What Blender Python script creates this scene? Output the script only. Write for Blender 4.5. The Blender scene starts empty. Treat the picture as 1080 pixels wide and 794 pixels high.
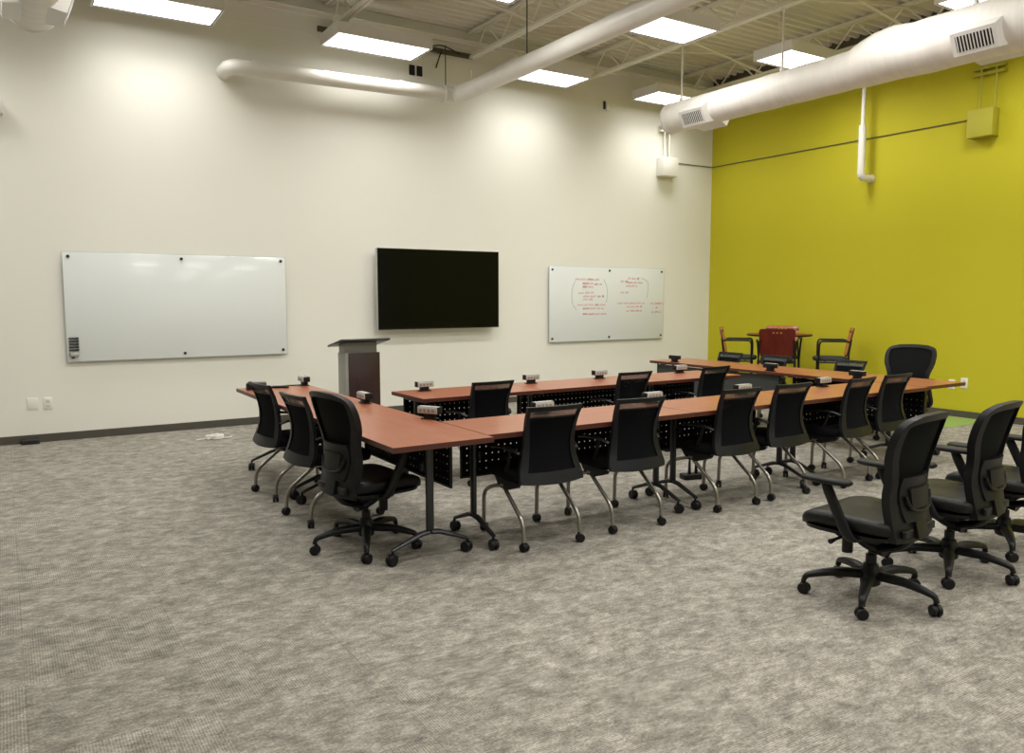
import bpy, bmesh, math, random
from mathutils import Matrix, Vector, Euler
random.seed(7)
sc = bpy.context.scene
COL = sc.collection
PI = math.pi
R = math.radians

# ------------------------------------------------------------------ materials
def mat(name, col, rough=0.5, metal=0.0, spec=None, coat=0.0):
    m = bpy.data.materials.new(name); m.use_nodes = True
    b = m.node_tree.nodes['Principled BSDF']
    b.inputs['Base Color'].default_value = (*col, 1)
    b.inputs['Roughness'].default_value = rough
    b.inputs['Metallic'].default_value = metal
    if spec is not None: b.inputs['Specular IOR Level'].default_value = spec
    if coat: b.inputs['Coat Weight'].default_value = coat
    return m

class NG:
    """small node helper"""
    def __init__(s, m): s.t = m.node_tree; s.n = s.t.nodes; s.l = s.t.links; s.b = s.n['Principled BSDF']
    def new(s, ty, **kw):
        n = s.n.new(ty)
        for k, v in kw.items():
            if k in n.inputs: n.inputs[k].default_value = v
            else: setattr(n, k, v)
        return n
    def link(s, a, b): s.l.new(a, b)

def add_noise_tint(m, scale, c1, c2, detail=4, bump=0.0, stretch=(1, 1, 1), bscale=None, lo=.35, hi=.65):
    g = NG(m)
    tc = g.new('ShaderNodeTexCoord'); mp = g.new('ShaderNodeMapping'); mp.inputs['Scale'].default_value = stretch
    g.link(tc.outputs['Object'], mp.inputs['Vector'])
    n = g.new('ShaderNodeTexNoise'); n.inputs['Scale'].default_value = scale; n.inputs['Detail'].default_value = detail
    g.link(mp.outputs[0], n.inputs['Vector'])
    r = g.new('ShaderNodeValToRGB'); r.color_ramp.elements[0].color = (*c1, 1); r.color_ramp.elements[1].color = (*c2, 1)
    r.color_ramp.elements[0].position = lo; r.color_ramp.elements[1].position = hi
    g.link(n.outputs['Fac'], r.inputs[0]); g.link(r.outputs[0], g.b.inputs['Base Color'])
    if bump:
        n2 = g.new('ShaderNodeTexNoise'); n2.inputs['Scale'].default_value = bscale or scale * 8; n2.inputs['Detail'].default_value = 3
        g.link(mp.outputs[0], n2.inputs['Vector'])
        bp = g.new('ShaderNodeBump'); bp.inputs['Strength'].default_value = bump; bp.inputs['Distance'].default_value = .01
        g.link(n2.outputs['Fac'], bp.inputs['Height']); g.link(bp.outputs[0], g.b.inputs['Normal'])
    return m

WHITE_WALL = add_noise_tint(mat('white_wall_paint', (.74, .72, .63), .75, spec=.25), .6, (.80, .79, .715), (.815, .805, .73), 2, .06, bscale=60)
GREEN_WALL = add_noise_tint(mat('green_wall_paint', (.36, .33, .02), .7, spec=.25), .6, (.50, .455, .018), (.52, .47, .022), 2, .06, bscale=60)
DECK = mat('ceiling_paint', (.74, .71, .63), .65)
STEEL_PAINT = mat('painted_steel', (.80, .77, .69), .55)
BASEB = mat('rubber_baseboard', (.075, .066, .05), .6)
DUCT = add_noise_tint(mat('white_duct', (.80, .77, .72), .55), 3, (.77, .74, .69), (.83, .80, .75), 3, .25, (1, 5, 1), 5)
PIPE = add_noise_tint(mat('white_pipe', (.78, .76, .70), .4), 4, (.76, .74, .68), (.80, .78, .72), 3, .1, (1, 1, 1), 8)
FIXW = mat('fixture_white', (.72, .70, .67), .45)
BLACKP = mat('black_plastic', (.007, .007, .008), .42, spec=.3)
BLACKG = mat('black_gloss', (.006, .007, .008), .12)
BLACKF = mat('black_fabric', (.006, .006, .008), .9, spec=.15)
LEATHER = add_noise_tint(mat('black_leather', (.010, .010, .010), .45, spec=.25), 6, (.009, .009, .009), (.013, .013, .012), 3, .15, bscale=90)
DKMETAL = mat('dark_grey_metal', (.05, .052, .055), .38, .75)
TAPMETAL = mat('pewter_metal', (.33, .31, .27), .32, .85)
CHROME = mat('chrome', (.7, .7, .7), .15, 1)
SILVER = mat('silver_plastic', (.50, .49, .47), .35, .35)
GREYM = mat('grey_lectern_metal', (.27, .265, .24), .45, .15)
WHITEP = mat('white_plastic', (.80, .78, .72), .4)
DARKSLOT = mat('dark_slot', (.01, .01, .01), .8)
PANELG = mat('charcoal_panel', (.045, .05, .048), .6)
UPH = mat('grey_upholstery', (.035, .037, .036), .85, spec=.2)
GREENB = mat('green_box_paint', (.40, .37, .025), .6)
EDGE = mat('table_edge_band', (.075, .018, .012), .4)
RED_INK = mat('red_marker_ink', (.66, .20, .21), .6)
GREY_INK = mat('grey_marker_ink', (.42, .46, .45), .6)
GLASSB = mat('white_glass_board', (.765, .80, .79), .12, spec=.4)
GLASSE = mat('glass_board_edge', (.30, .36, .34), .2)
SCREEN = mat('tv_screen', (.0025, .003, .003), .14, spec=.14)
GREYLINE = mat('dark_conduit', (.09, .08, .05), .6)

def wood(name, c1, c2, c3, rough, sx=(1.2, 14, 14), coat=.15):
    m = mat(name, c2, rough, coat=coat); g = NG(m)
    tc = g.new('ShaderNodeTexCoord'); mp = g.new('ShaderNodeMapping'); mp.inputs['Scale'].default_value = sx
    g.link(tc.outputs['Object'], mp.inputs['Vector'])
    n = g.new('ShaderNodeTexNoise'); n.inputs['Scale'].default_value = 2.2; n.inputs['Detail'].default_value = 8; n.inputs['Distortion'].default_value = .6
    g.link(mp.outputs[0], n.inputs['Vector'])
    r = g.new('ShaderNodeValToRGB'); e = r.color_ramp.elements
    e[0].position = .3; e[0].color = (*c1, 1); e[1].position = .72; e[1].color = (*c3, 1)
    k = e.new(.5); k.color = (*c2, 1)
    g.link(n.outputs['Fac'], r.inputs[0]); g.link(r.outputs[0], g.b.inputs['Base Color'])
    return m
CHERRY = wood('cherry_laminate', (.27, .085, .038), (.305, .10, .046), (.34, .117, .056), .34)
CHERRY_CHAIR = wood('cherry_veneer', (.095, .009, .003), (.115, .011, .004), (.14, .015, .005), .42, (10, 10, 1.2))
ORANGE_VENEER = wood('orange_veneer', (.42, .14, .045), (.48, .165, .055), (.55, .20, .07), .42, (10, 10, 1.2))
MAHOG = wood('mahogany_veneer', (.020, .006, .006), (.027, .008, .008), (.036, .011, .010), .4, (14, 14, 1.2))

def mesh_mat(name, col, cover, scale):
    """woven see-through mesh: tiny regular holes"""
    m = mat(name, col, .85, spec=.08); g = NG(m)
    tr = g.new('ShaderNodeBsdfTransparent'); mx = g.new('ShaderNodeMixShader')
    out = g.n['Material Output']
    tc = g.new('ShaderNodeTexCoord'); mp = g.new('ShaderNodeMapping'); mp.inputs['Scale'].default_value = (scale, 0, scale)
    g.link(tc.outputs['Object'], mp.inputs['Vector'])
    v = g.new('ShaderNodeTexVoronoi'); v.inputs['Scale'].default_value = 1; v.inputs['Randomness'].default_value = 0
    g.link(mp.outputs[0], v.inputs['Vector'])
    c = g.new('ShaderNodeMath', operation='GREATER_THAN'); c.inputs[1].default_value = cover
    g.link(v.outputs['Distance'], c.inputs[0]); g.link(c.outputs[0], mx.inputs[0])
    g.link(tr.outputs[0], mx.inputs[1]); g.link(g.b.outputs[0], mx.inputs[2]); g.link(mx.outputs[0], out.inputs['Surface'])
    return m
CHARC = mat('charcoal_plastic', (.0085, .009, .011), .42, spec=.22)
MESHF = mesh_mat('black_mesh_fabric', (.004, .0045, .006), .13, 260)
MESHH = mesh_mat('grey_head_mesh', (.10, .10, .095), .36, 260)
MESHT = mesh_mat('grey_mesh_fabric', (.03, .033, .033), .20, 260)
PERF = mesh_mat('perforated_black_panel', (.005, .005, .006), .115, 1 / .050)

def make_carpet():
    m = mat('carpet_tiles', (.3, .27, .22), .95, spec=.1); g = NG(m)
    tc = g.new('ShaderNodeTexCoord')
    # cloudy blotches, two sizes
    mp = g.new('ShaderNodeMapping'); mp.inputs['Scale'].default_value = (1.0, 1.35, 1)
    mp.inputs['Rotation'].default_value = (0, 0, R(32))
    g.link(tc.outputs['Object'], mp.inputs['Vector'])
    n = g.new('ShaderNodeTexNoise'); n.inputs['Scale'].default_value = 7.5; n.inputs['Detail'].default_value = 7; n.inputs['Roughness'].default_value = .68; n.inputs['Distortion'].default_value = .25
    g.link(mp.outputs[0], n.inputs['Vector'])
    r = g.new('ShaderNodeValToRGB'); e = r.color_ramp.elements
    e[0].position = .37; e[0].color = (.143, .132, .112, 1); e[1].position = .64; e[1].color = (.42, .393, .338, 1)
    k = e.new(.5); k.color = (.256, .238, .202, 1)
    mp2 = g.new('ShaderNodeMapping'); mp2.inputs['Scale'].default_value = (1.0, 2.6, 1); mp2.inputs['Rotation'].default_value = (0, 0, R(20))
    g.link(tc.outputs['Object'], mp2.inputs['Vector'])
    ns = g.new('ShaderNodeTexNoise'); ns.inputs['Scale'].default_value = 17; ns.inputs['Detail'].default_value = 5; ns.inputs['Roughness'].default_value = .7
    g.link(mp2.outputs[0], ns.inputs['Vector'])
    # tile: quarter-turned fine ribs
    sep = g.new('ShaderNodeSeparateXYZ'); g.link(tc.outputs['Object'], sep.inputs[0])
    def mth(op, a, b=None, c=None):
        q = g.new('ShaderNodeMath', operation=op)
        for i, v in enumerate((a, b, c)):
            if v is None: continue
            if isinstance(v, (int, float)): q.inputs[i].default_value = v
            else: g.link(v, q.inputs[i])
        return q.outputs[0]
    T = .61
    u = mth('DIVIDE', sep.outputs[0], T); v = mth('DIVIDE', sep.outputs[1], T)
    par = mth('MODULO', mth('ADD', mth('FLOOR', mth('ADD', u, 100)), mth('FLOOR', mth('ADD', v, 100))), 2.0)
    ribx = mth('SINE', mth('MULTIPLY', sep.outputs[0], 2 * PI / .0105)); riby = mth('SINE', mth('MULTIPLY', sep.outputs[1], 2 * PI / .0105))
    mixr = g.new('ShaderNodeMix'); g.link(par, mixr.inputs[0]); g.link(ribx, mixr.inputs[2]); g.link(riby, mixr.inputs[3])
    g.link(mth('ADD', mth('MULTIPLY', n.outputs['Fac'], .55), mth('MULTIPLY', ns.outputs['Fac'], .45)), r.inputs[0])
    # yarn fleck
    nf = g.new('ShaderNodeTexNoise'); nf.inputs['Scale'].default_value = 95; nf.inputs['Detail'].default_value = 2
    g.link(tc.outputs['Object'], nf.inputs['Vector'])
    fac = mth('ADD', mth('MULTIPLY', mixr.outputs[0], .17), mth('ADD', mth('MULTIPLY', nf.outputs['Fac'], 1.3), .36))
    # per-tile tone
    wn = g.new('ShaderNodeTexWhiteNoise', noise_dimensions='2D')
    cv = g.new('ShaderNodeCombineXYZ'); g.link(mth('FLOOR', u), cv.inputs[0]); g.link(mth('FLOOR', v), cv.inputs[1]); g.link(cv.outputs[0], wn.inputs['Vector'])
    fac = mth('MULTIPLY', fac, mth('ADD', mth('MULTIPLY', wn.outputs['Value'], .10), .95))
    # seams
    fu = mth('ABSOLUTE', mth('SUBTRACT', mth('FRACT', mth('ADD', u, 100)), .5)); fv = mth('ABSOLUTE', mth('SUBTRACT', mth('FRACT', mth('ADD', v, 100)), .5))
    seam = mth('GREATER_THAN', mth('MAXIMUM', fu, fv), .4965)
    fac = mth('MULTIPLY', fac, mth('SUBTRACT', 1.0, mth('MULTIPLY', seam, .16)))
    vm = g.new('ShaderNodeVectorMath', operation='SCALE'); g.link(r.outputs[0], vm.inputs[0]); g.link(fac, vm.inputs['Scale'])
    g.link(vm.outputs[0], g.b.inputs['Base Color'])
    bp = g.new('ShaderNodeBump'); bp.inputs['Strength'].default_value = .25; bp.inputs['Distance'].default_value = .004
    g.link(nf.outputs['Fac'], bp.inputs['Height']); g.link(bp.outputs[0], g.b.inputs['Normal'])
    return m
CARPET = make_carpet()
GREENC = add_noise_tint(mat('green_carpet_tile', (.2, .3, .08), .95, spec=.1), 60, (.20, .29, .07), (.27, .37, .11), 3)

LAMP = bpy.data.materials.new('lit_diffuser'); LAMP.use_nodes = True
_g = LAMP.node_tree; _g.nodes.clear()
_o = _g.nodes.new('ShaderNodeOutputMaterial'); _e = _g.nodes.new('ShaderNodeEmission')
_e.inputs['Color'].default_value = (1.0, .985, .955, 1); _e.inputs['Strength'].default_value = 3.2
_g.links.new(_e.outputs[0], _o.inputs[0])

# ------------------------------------------------------------------ mesh builder
class MB:
    def __init__(s): s.bm = bmesh.new()
    def add(s, other, M=None):
        if M is not None: bmesh.ops.transform(other, matrix=M, verts=other.verts)
        me = bpy.data.meshes.new('tmp'); other.to_mesh(me); other.free()
        s.bm.from_mesh(me); bpy.data.meshes.remove(me); return s
    def box(s, c, size, bev=0.0, rot=None, seg=2):
        b = bmesh.new(); bmesh.ops.create_cube(b, size=1)
        bmesh.ops.scale(b, vec=size, verts=b.verts)
        if bev: bmesh.ops.bevel(b, geom=b.edges[:], offset=bev, segments=seg, profile=.5, affect='EDGES')
        M = Matrix.Translation(c)
        if rot: M = M @ Euler(rot).to_matrix().to_4x4()
        return s.add(b, M)
    def box2(s, p, q, bev=0.0):
        return s.box([(a + b) / 2 for a, b in zip(p, q)], [abs(b - a) for a, b in zip(p, q)], bev)
    def tube(s, pts, r, seg=10, caps=True, fil=0.0, fn=5, up=None, flat=None):
        pts = [Vector(p) for p in pts]
        if fil:
            out = [pts[0]]
            for i in range(1, len(pts) - 1):
                a, b, c = pts[i - 1], pts[i], pts[i + 1]
                d1 = (a - b); d2 = (c - b); f = min(fil, d1.length * .49, d2.length * .49)
                p1 = b + d1.normalized() * f; p2 = b + d2.normalized() * f
                for k in range(fn + 1):
                    t = k / fn; out.append(p1 * (1 - t) ** 2 + b * 2 * t * (1 - t) + p2 * t * t)
            out.append(pts[-1]); pts = out
        n = len(pts); rs = r if isinstance(r, (list, tuple)) else [r] * n
        if len(rs) != n: rs = [rs[0] + (rs[-1] - rs[0]) * i / (n - 1) for i in range(n)]
        tang = []
        for i in range(n):
            a = pts[max(0, i - 1)]; b = pts[min(n - 1, i + 1)]; tang.append((b - a).normalized())
        ref = Vector(up) if up else (Vector((0, 0, 1)) if abs(tang[0].z) < .9 else Vector((0, 1, 0)))
        rings = []; u = None
        for i in range(n):
            t = tang[i]
            u = (ref if u is None or up else u); u = (u - t * u.dot(t)).normalized(); w = t.cross(u)
            fu, fw = (flat if flat else (1, 1))
            rings.append([s.bm.verts.new(pts[i] + (u * math.sin(2 * PI * k / seg) * fu + w * math.cos(2 * PI * k / seg) * fw) * rs[i]) for k in range(seg)])
        for i in range(n - 1):
            for k in range(seg):
                s.bm.faces.new((rings[i][k], rings[i][(k + 1) % seg], rings[i + 1][(k + 1) % seg], rings[i + 1][k]))
        if caps: s.bm.faces.new(rings[0][::-1]); s.bm.faces.new(rings[-1])
        return s
    def lathe(s, prof, seg=24, M=None):
        b = bmesh.new(); rings = []
        for r, z in prof:
            if r < 1e-5: rings.append([b.verts.new((0, 0, z))])
            else: rings.append([b.verts.new((r * math.cos(2 * PI * k / seg), r * math.sin(2 * PI * k / seg), z)) for k in range(seg)])
        for i in range(len(rings) - 1):
            A, B = rings[i], rings[i + 1]
            for k in range(seg):
                k2 = (k + 1) % seg
                if len(A) == 1 and len(B) == 1: continue
                if len(A) == 1: b.faces.new((A[0], B[k2], B[k]))
                elif len(B) == 1: b.faces.new((A[k], A[k2], B[0]))
                else: b.faces.new((A[k], A[k2], B[k2], B[k]))
        for ring, rev in ((rings[0], True), (rings[-1], False)):
            if len(ring) > 1: b.faces.new(ring[::-1] if rev else ring)
        bmesh.ops.recalc_face_normals(b, faces=b.faces)
        return s.add(b, M)
    def cyl(s, a, b, r, seg=16, r2=None):
        a = Vector(a); b = Vector(b); L = (b - a).length
        M = Matrix.Translation(a) @ (b - a).to_track_quat('Z', 'Y').to_matrix().to_4x4()
        return s.lathe([(r, 0), (r2 if r2 is not None else r, L)], seg, M)
    def prism(s, poly, axis, a, b, M=None):
        """extrude 2D polygon along an axis from a to b"""
        def P(p, t):
            if axis == 'x': return (t, p[0], p[1])
            if axis == 'y': return (p[0], t, p[1])
            return (p[0], p[1], t)
        bb = bmesh.new()
        A = [bb.verts.new(P(p, a)) for p in poly]; B = [bb.verts.new(P(p, b)) for p in poly]
        n = len(poly)
        bb.faces.new(A); bb.faces.new(B[::-1])
        for i in range(n): bb.faces.new((A[i], B[i], B[(i + 1) % n], A[(i + 1) % n]))
        bmesh.ops.recalc_face_normals(bb, faces=bb.faces)
        return s.add(bb, M)
    def loft(s, rings, cap=True):
        b = bmesh.new()
        V = [[b.verts.new(p) for p in r] for r in rings]; n = len(rings[0])
        for i in range(len(V) - 1):
            for k in range(n): b.faces.new((V[i][k], V[i][(k + 1) % n], V[i + 1][(k + 1) % n], V[i + 1][k]))
        if cap: b.faces.new(V[0][::-1]); b.faces.new(V[-1])
        bmesh.ops.recalc_face_normals(b, faces=b.faces)
        return s.add(b)
    def ringplate(s, outer, inner, f, th, nrm=(0, 1, 0)):
        """frame between two equal-length (x,z) loops on the sheet y=f(x,z), thickness th"""
        b = bmesh.new(); n = len(outer); N = Vector(nrm) * th
        mk = lambda p, o: b.verts.new(Vector((p[0], f(p[0], p[1]), p[1])) + (N if o else Vector()))
        Of = [mk(p, 0) for p in outer]; If = [mk(p, 0) for p in inner]; Ob = [mk(p, 1) for p in outer]; Ib = [mk(p, 1) for p in inner]
        for i in range(n):
            j = (i + 1) % n
            b.faces.new((Of[i], Of[j], If[j], If[i])); b.faces.new((Ob[j], Ob[i], Ib[i], Ib[j]))
            b.faces.new((Of[j], Of[i], Ob[i], Ob[j])); b.faces.new((If[i], If[j], Ib[j], Ib[i]))
        bmesh.ops.recalc_face_normals(b, faces=b.faces)
        return s.add(b)
    def sheet(s, wfun, z0, z1, f, th, nu=10, nv=12):
        """solid curved panel: |x|<=wfun(z)"""
        b = bmesh.new(); G = []
        for side in (0, 1):
            g = []
            for j in range(nv + 1):
                z = z0 + (z1 - z0) * j / nv; w = wfun(z)
                g.append([b.verts.new((w * (2 * i / nu - 1), f(w * (2 * i / nu - 1), z) + side * th, z)) for i in range(nu + 1)])
            G.append(g)
        for side in (0, 1):
            for j in range(nv):
                for i in range(nu):
                    q = (G[side][j][i], G[side][j][i + 1], G[side][j + 1][i + 1], G[side][j + 1][i]); b.faces.new(q if side == 0 else q[::-1])
        bd = [(0, i) for i in range(nu)] + [(j, nu) for j in range(nv)] + [(nv, i) for i in range(nu, 0, -1)] + [(j, 0) for j in range(nv, 0, -1)]
        for a in range(len(bd)):
            (j1, i1), (j2, i2) = bd[a], bd[(a + 1) % len(bd)]
            b.faces.new((G[0][j1][i1], G[1][j1][i1], G[1][j2][i2], G[0][j2][i2]))
        bmesh.ops.recalc_face_normals(b, faces=b.faces)
        return s.add(b)
    def build(s, name, material, parent=None, smooth=True, ang=38):
        me = bpy.data.meshes.new(name); s.bm.to_mesh(me); s.bm.free()
        me.materials.append(material)
        if smooth:
            me.polygons.foreach_set('use_smooth', [True] * len(me.polygons)); me.set_sharp_from_angle(angle=R(ang))
        o = bpy.data.objects.new(name, me); COL.objects.link(o)
        if parent is not None: o.parent = parent
        return o

def tag(o, label, cat, group=None, kind=None):
    o['label'] = label
    if cat: o['category'] = cat
    if group: o['group'] = group
    if kind: o['kind'] = kind
    return o
def thing(name, label, cat, loc=(0, 0, 0), rz=0.0, group=None):
    o = bpy.data.objects.new(name, None); COL.objects.link(o); o.empty_display_size = .1
    o.location = loc; o.rotation_euler = (0, 0, rz)
    return tag(o, label, cat, group)
def struct(name, mb, m, parent=None, smooth=False):
    o = mb.build(name, m, parent, smooth)
    if parent is None: o['kind'] = 'structure'
    return o
def copy_tree(o, parent=None):
    c = o.copy(); COL.objects.link(c)
    if parent is not None: c.parent = parent
    for ch in list(o.children): copy_tree(ch, c)
    return c
def squircle(w, d, z, e=4.0, n=32, cy=0.0, cx=0.0):
    out = []
    for k in range(n):
        a = 2 * PI * k / n; c, s_ = math.cos(a), math.sin(a)
        out.append((cx + w * math.copysign(abs(c) ** (2 / e), c), cy + d * math.copysign(abs(s_) ** (2 / e), s_), z))
    return out
def interp(tab, z):
    if z <= tab[0][0]: return tab[0][1]
    for (a, u), (b, v) in zip(tab, tab[1:]):
        if z <= b:
            t = (z - a) / (b - a); t = t * t * (3 - 2 * t) if False else t
            return u + (v - u) * t
    return tab[-1][1]
def smooth_tab(tab, n=5):
    """Catmull-Rom resample of a (z, v) table"""
    out = []
    for i in range(len(tab) - 1):
        p0 = tab[max(0, i - 1)]; p1 = tab[i]; p2 = tab[i + 1]; p3 = tab[min(len(tab) - 1, i + 2)]
        for k in range(n):
            t = k / n
            z = p1[0] + (p2[0] - p1[0]) * t
            v = .5 * (2 * p1[1] + (p2[1] - p0[1]) * t + (2 * p0[1] - 5 * p1[1] + 4 * p2[1] - p3[1]) * t * t + (3 * p1[1] - p0[1] - 3 * p2[1] + p3[1]) * t ** 3)
            out.append((z, v))
    out.append(tab[-1]); return out

# ------------------------------------------------------------------ room
X0, XR, Y0, YB, ZC = -5.2, 10.5, -4.6, 10.0, 5.24
struct('floor', MB().box2((X0, Y0, -.06), (XR, YB, 0)), CARPET)
struct('wall_back', MB().box2((X0 - .15, YB, 0), (XR + .15, YB + .15, 5.6)), WHITE_WALL)
struct('wall_right', MB().box2((XR, Y0 - .15, 0), (XR + .15, YB, 5.6)), GREEN_WALL)
struct('wall_left', MB().box2((X0 - .15, Y0 - .15, 0), (X0, YB, 5.6)), WHITE_WALL)
struct('wall_front', MB().box2((X0, Y0 - .15, 0), (XR, Y0, 5.6)), WHITE_WALL)
# fluted deck: ribs run along X
prof = []; y = Y0; dpt = .045
while y < YB - .001:
    prof += [(y, ZC), (y + .045, ZC), (y + .065, ZC + dpt), (y + .13, ZC + dpt), (y + .15, ZC)]; y += .15
bm = bmesh.new(); prev = None
for (yy, zz) in prof:
    yy = min(yy, YB)
    a = bm.verts.new((X0, yy, zz)); b = bm.verts.new((XR, yy, zz))
    if prev and (abs(prev[0].co.y - yy) + abs(prev[0].co.z - zz)) > 1e-4: bm.faces.new((prev[0], prev[1], b, a))
    prev = (a, b)
mb = MB(); mb.bm.free(); mb.bm = bm; mb.box2((X0, Y0, ZC + .06), (XR, YB, ZC + .2))
struct('ceiling', mb, DECK)
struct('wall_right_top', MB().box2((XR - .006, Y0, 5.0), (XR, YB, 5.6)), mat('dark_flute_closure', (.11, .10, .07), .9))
struct('baseboard_back', MB().box2((X0, YB - .012, 0), (XR - .012, YB, .088), .003), BASEB)
struct('baseboard_right', MB().box2((XR - .012, Y0, 0), (XR, YB, .088), .003), BASEB)
struct('trim_1', MB().box2((X0, YB - .004, 4.826), (XR, YB, 4.838)), STEEL_PAINT)          # panel joint high on the white wall
mb = MB().box2((X0, YB - .05, 5.04), (XR, YB, 5.10)).box2((X0, YB - .09, 5.09), (XR, YB, 5.10))
struct('trim_2', mb, STEEL_PAINT)                                                        # deck ledger angle
mb = MB().box2((XR - .05, Y0, 5.04), (XR, YB, 5.10)).box2((XR - .09, Y0, 5.09), (XR, YB, 5.10))
struct('trim_3', mb, STEEL_PAINT)
# accent carpet inlay beside the green wall
struct('floor_inlay', MB().box2((9.55, 5.15, -.002), (10.48, 5.95, .004)), GREENC)

# bar joists (run along Y) with zig-zag webs, and X bridging between them
JX = [-4.55, -2.5, -.45, 1.6, 3.65, 5.7, 7.75, 9.8]
for jx in JX:
    j = bpy.data.objects.new('ceiling_joist', None); COL.objects.link(j); j.location = (jx, 0, 0); j['kind'] = 'structure'
    zb, zt = 4.87, 5.20
    MB().box2((-.045, Y0, zb), (-.008, YB, zb + .036)).box2((.008, Y0, zb), (.045, YB, zb + .036)).build('bottom_chord', STEEL_PAINT, j, False)
    MB().box2((-.045, Y0, zt), (-.008, YB, zt + .036)).box2((.008, Y0, zt), (.045, YB, zt + .036)).build('top_chord', STEEL_PAINT, j, False)
    pts = []; y = Y0 + .2; up = False
    while y < YB - .1: pts.append((0, y, (zt + .015) if up else (zb + .02))); y += .34; up = not up
    w = MB()
    for a, b in zip(pts, pts[1:]): w.tube([a, b], .012, 6, caps=False)
    w.build('web', STEEL_PAINT, j)
for by in (8.35, 6.05, 3.75, 1.45):
    for a, b in zip(JX, JX[1:]):
        o = MB().tube([(a, by, 5.20), (b, by, 4.90)], .02, 4).build('ceiling_bridging', STEEL_PAINT); o['kind'] = 'structure'
        o = MB().tube([(a, by + .07, 4.90), (b, by + .07, 5.20)], .012, 4).build('ceiling_bridging', STEEL_PAINT); o['kind'] = 'structure'

# ------------------------------------------------------------------ pendant light fixtures
LAMP_W = 26.0
def fixture_proto():
    t = thing('pendant_light', '', 'ceiling light')
    L, W, H = 1.22, .60, .13
    h = MB()
    for (p, q) in (((-L/2, -W/2, 0), (L/2, -W/2 + .014, H)), ((-L/2, W/2 - .014, 0), (L/2, W/2, H)), ((-L/2, -W/2 + .014, 0), (-L/2 + .014, W/2 - .014, H)), ((L/2 - .014, -W/2 + .014, 0), (L/2, W/2 - .014, H)), ((-L/2 + .014, -W/2 + .014, H - .012), (L/2 - .014, W/2 - .014, H))):
        h.box2(p, q)
    h.build('housing', FIXW, t, False)
    g = MB()
    for (p, q) in (((-L/2 + .014, -W/2 + .014, .004), (L/2 - .014, -W/2 + .026, .016)), ((-L/2 + .014, W/2 - .026, .004), (L/2 - .014, W/2 - .014, .016)), ((-L/2 + .014, -W/2 + .026, .004), (-L/2 + .026, W/2 - .026, .016)), ((L/2 - .026, -W/2 + .026, .004), (L/2 - .014, W/2 - .026, .016))):
        g.box2(p, q)
    g.build('gasket', DARKSLOT, t, False)
    d = MB().box2((-L/2 + .026, -W/2 + .026, .008), (L/2 - .026, W/2 - .026, .014)); d.build('diffuser', LAMP, t, False)
    la = bpy.data.lights.new('lamp', 'AREA'); la.shape = 'RECTANGLE'; la.size = 1.14; la.size_y = .52
    la.energy = LAMP_W; la.color = (1.0, .985, .95); la.spread = R(165)
    lo = bpy.data.objects.new('lamp', la); COL.objects.link(lo); lo.parent = t; lo.location = (0, 0, .002)
    for sx in (-1, 1):
        MB().tube([(sx * .5, 0, H - .005), (sx * .5, 0, .60)], .004, 6).build('suspension_cable', STEEL_PAINT, t)
    return t
FX = fixture_proto(); first = True
WALLROW = [c for c in FX.children if c.type == 'LIGHT'][0].data.copy(); WALLROW.energy = 10.0; WALLROW.spread = R(126)
cols = [-3.40, -.93, 1.56, 4.03, 6.51, 8.98]; rows = [9.37, 7.0, 4.62, 2.25, -.1, -2.45]
names = {(2, 0): 'lit pendant troffer over the left end of the white wall', (3, 0): 'lit pendant troffer above the white pipe along the white wall',
         (4, 0): 'lit pendant troffer close to the white wall, partly behind the slanting pipe', (5, 0): 'lit pendant troffer in the corner, partly behind the duct end',
         (3, 1): 'lit pendant troffer showing only a bright tip at the top edge of the photo', (4, 1): 'lit pendant troffer touching the slanting pipe, second from the white wall',
         (5, 1): 'lit pendant troffer beside the middle hanger rod of the long duct', (5, 2): 'lit pendant troffer above the duct at the top right corner of the photo'}
NORMROW = [c for c in FX.children if c.type == 'LIGHT'][0].data
for r_, ry in enumerate(rows):
    for c_, cx in enumerate(cols):
        if c_ == 0 or (c_ == 1 and r_ > 1) or (c_ == 2 and r_ > 4): continue
        o = FX if first else copy_tree(FX); first = False
        o.location = (cx, ry, 4.60)
        for ch in o.children:            # lamps along the white wall dimmed and narrowed to even out bright pools
            if ch.type == 'LIGHT': ch.data = WALLROW if r_ == 0 else NORMROW
        inview = (c_, r_) in names
        tag(o, names.get((c_, r_), 'lit pendant troffer hanging over the part of the room outside the photo'), 'ceiling light', 'pendant troffers under the joists' if inview else 'troffers outside the photo')

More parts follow.
